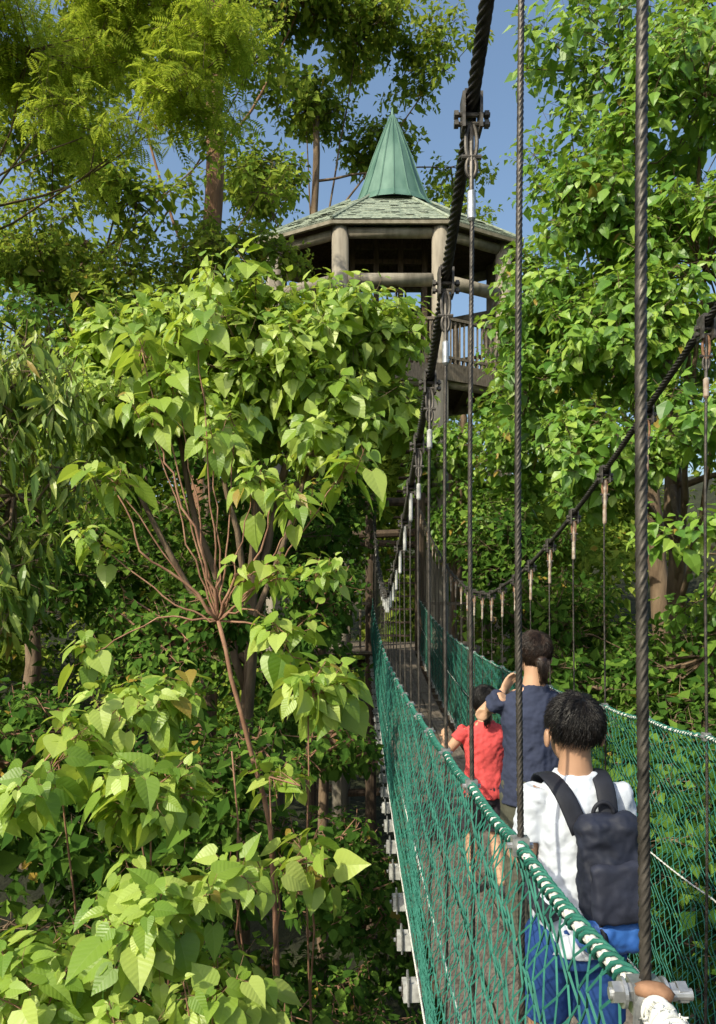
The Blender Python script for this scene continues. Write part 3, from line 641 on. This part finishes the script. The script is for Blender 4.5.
person('boy',(.640,2.18,dz(2.18)),R_(3),1.375,[((-.084,0,.79),(-.106,.02,.64),(-.088,.15,.60),(.1,.95,.1),(.3,0,1)),A_rel(1,.03,.088)],L_walk,M_skin,cloth('white_cotton',(.56,.60,.68),.92),cloth('blue_shorts',(.025,.07,.24),.7),M_hair0,hh=.210,hw=.148,sleeve=.62,build=.82)
person('woman',(.87,3.65,dz(3.65)),R_(-4),1.57,[((-.105,0,.79),(-.160,.04,.735),(-.085,.11,.80),(.5,.45,.7),(.6,-.6,0)),A_rel(1)],[((-.05,0,.49),(-.055,.02,.275),(-.055,-.05,.06)),((.05,0,.49),(.055,.06,.28),(.055,.05,.05))],M_skin2,cloth('navy_cotton',(.040,.048,.085)),cloth('khaki_trousers',(.10,.10,.075)),M_hair1,hh=.215,hw=.148,sleeve=.42,shorts=False,long_hair=1,build=.98,headyaw=R_(12))
person('girl',(.765,4.45,dz(4.45)),R_(6),1.24,[((-.105,0,.785),(-.19,.03,.67),(-.16,.16,.74),(.1,.9,.4),(.6,0,-.8)),A_rel(1)],L_walk,M_skin2,cloth('red_cotton',(.66,.09,.09)),cloth('dark_leggings',(.05,.04,.05)),M_hair0,hh=.20,hw=.142,sleeve=.35,shorts=True,long_hair=1,headyaw=R_(-8))
bp=empty('backpack',(.682,2.18,dz(2.18)+.965)); bp.rotation_euler=(0,R_(-3),R_(3))
def rbox(name,c,s,bev,m,rx=0,disp=.022):
    g=Geo(); box(g,(0,0,0),s); o=g.build(name,m,bp,True); o.location=c; o.rotation_euler=(rx,0,R_(2))
    b=o.modifiers.new('b','BEVEL'); b.width=bev; b.segments=5
    r=o.modifiers.new('r','REMESH'); r.mode='VOXEL'; r.voxel_size=.006; r.use_smooth_shade=True
    s_=o.modifiers.new('s','SMOOTH'); s_.iterations=4
    t=bpy.data.textures.new('bw','CLOUDS'); t.noise_scale=.06; t.noise_depth=2; d=o.modifiers.new('d','DISPLACE'); d.texture=t; d.strength=disp; d.texture_coords='LOCAL'
    return o
M_bag=mat('backpack_nylon',(.007,.009,.018),(.018,.022,.042),14,.65,bump=.4,bscale=350,dist=.001); M_bag2=mat('backpack_pocket',(.011,.013,.025),(.024,.028,.050),14,.7,bump=.5,bscale=300,dist=.001)
M_strap=mat('strap_webbing',(.006,.007,.013),(.014,.016,.026),20,.7,bump=.5,bscale=250,dist=.001)
M_blue=mat('blue_rain_cover',(.02,.08,.30),(.04,.14,.45),14,.5,bump=.5,bscale=40,dist=.004)
rbox('main_compartment',(.005,-.140,-.045),(.185,.10,.30),.055,M_bag,R_(-4),.034)
rbox('front_pocket',(.005,-.194,-.095),(.150,.045,.16),.02,M_bag2,R_(-4),.022)
rbox('blue_base',(-.015,-.150,-.220),(.165,.10,.09),.03,M_blue,R_(-4),.03)
g=Geo()
for s in(-1,1):
    x=s*.074-.046
    pts=wob([(x*.55,-.12,.05),(x*.8,-.095,.15),(x,-.03,.194),(x,.06,.182),(x*1.05,.10,.08),(x*1.2,.095,-.02),(x*1.6,.03,-.14),(x*1.3,-.10,-.20)],26,0)
    tube(g,pts,.0055,12,r2=.028,ref=(1,0,0))
t=np.linspace(0,np.pi,12); tube(g,np.stack([.03*np.cos(t)-.0,-.12+0*t,.095+.035*np.sin(t)],1),.006,8)
for xx in(-.05,.06): tube(g,wob([(xx,-.19,-.17),(xx+.004,-.225,-.22),(xx-.004,-.21,-.30)],8,.003),.0022,5,r2=.008)
g.build('shoulder_straps',M_strap,bp,True)
# ------------------------------------------------------------------ light
sd=Vector((-.54,-.56,.65)).normalized()
sun=bpy.data.lights.new('sun','SUN'); sun.energy=5.0; sun.angle=R_(.5); sun.color=(1,.93,.72)
so=bpy.data.objects.new('sun',sun); scene.collection.objects.link(so); so.rotation_euler=sd.to_track_quat('Z','Y').to_euler()
w=bpy.data.worlds.new('World'); scene.world=w; w.use_nodes=True; nt=w.node_tree
bg=nt.nodes['Background']; sk=nt.nodes.new('ShaderNodeTexSky'); sk.sky_type='NISHITA'; sk.sun_disc=False
sk.sun_elevation=math.asin(sd.z); sk.sun_rotation=math.atan2(sd.x,sd.y); sk.air_density=1.3; sk.dust_density=4.0; sk.ozone_density=1.5
mxs=nt.nodes.new('ShaderNodeMix'); mxs.data_type='RGBA'; mxs.blend_type='MULTIPLY'; mxs.inputs[0].default_value=1; mxs.inputs[7].default_value=(1.35,1.45,1.5,1)
nt.links.new(sk.outputs[0],mxs.inputs[6]); nt.links.new(mxs.outputs[2],bg.inputs[0]); bg.inputs[1].default_value=.13
scene.view_settings.view_transform='Standard'; scene.view_settings.look='None'; scene.view_settings.exposure=0
# ------------------------------------------------------------------ camera
cd=bpy.data.cameras.new('camera'); cd.sensor_fit='VERTICAL'; cd.sensor_height=36; cd.lens=740*36/1024; cd.shift_y=88/1024
cd.clip_start=.03; cd.clip_end=2000
co=bpy.data.objects.new('camera',cd); scene.collection.objects.link(co); co.location=(0,0,8); co.rotation_euler=(R_(90),0,0); scene.camera=co
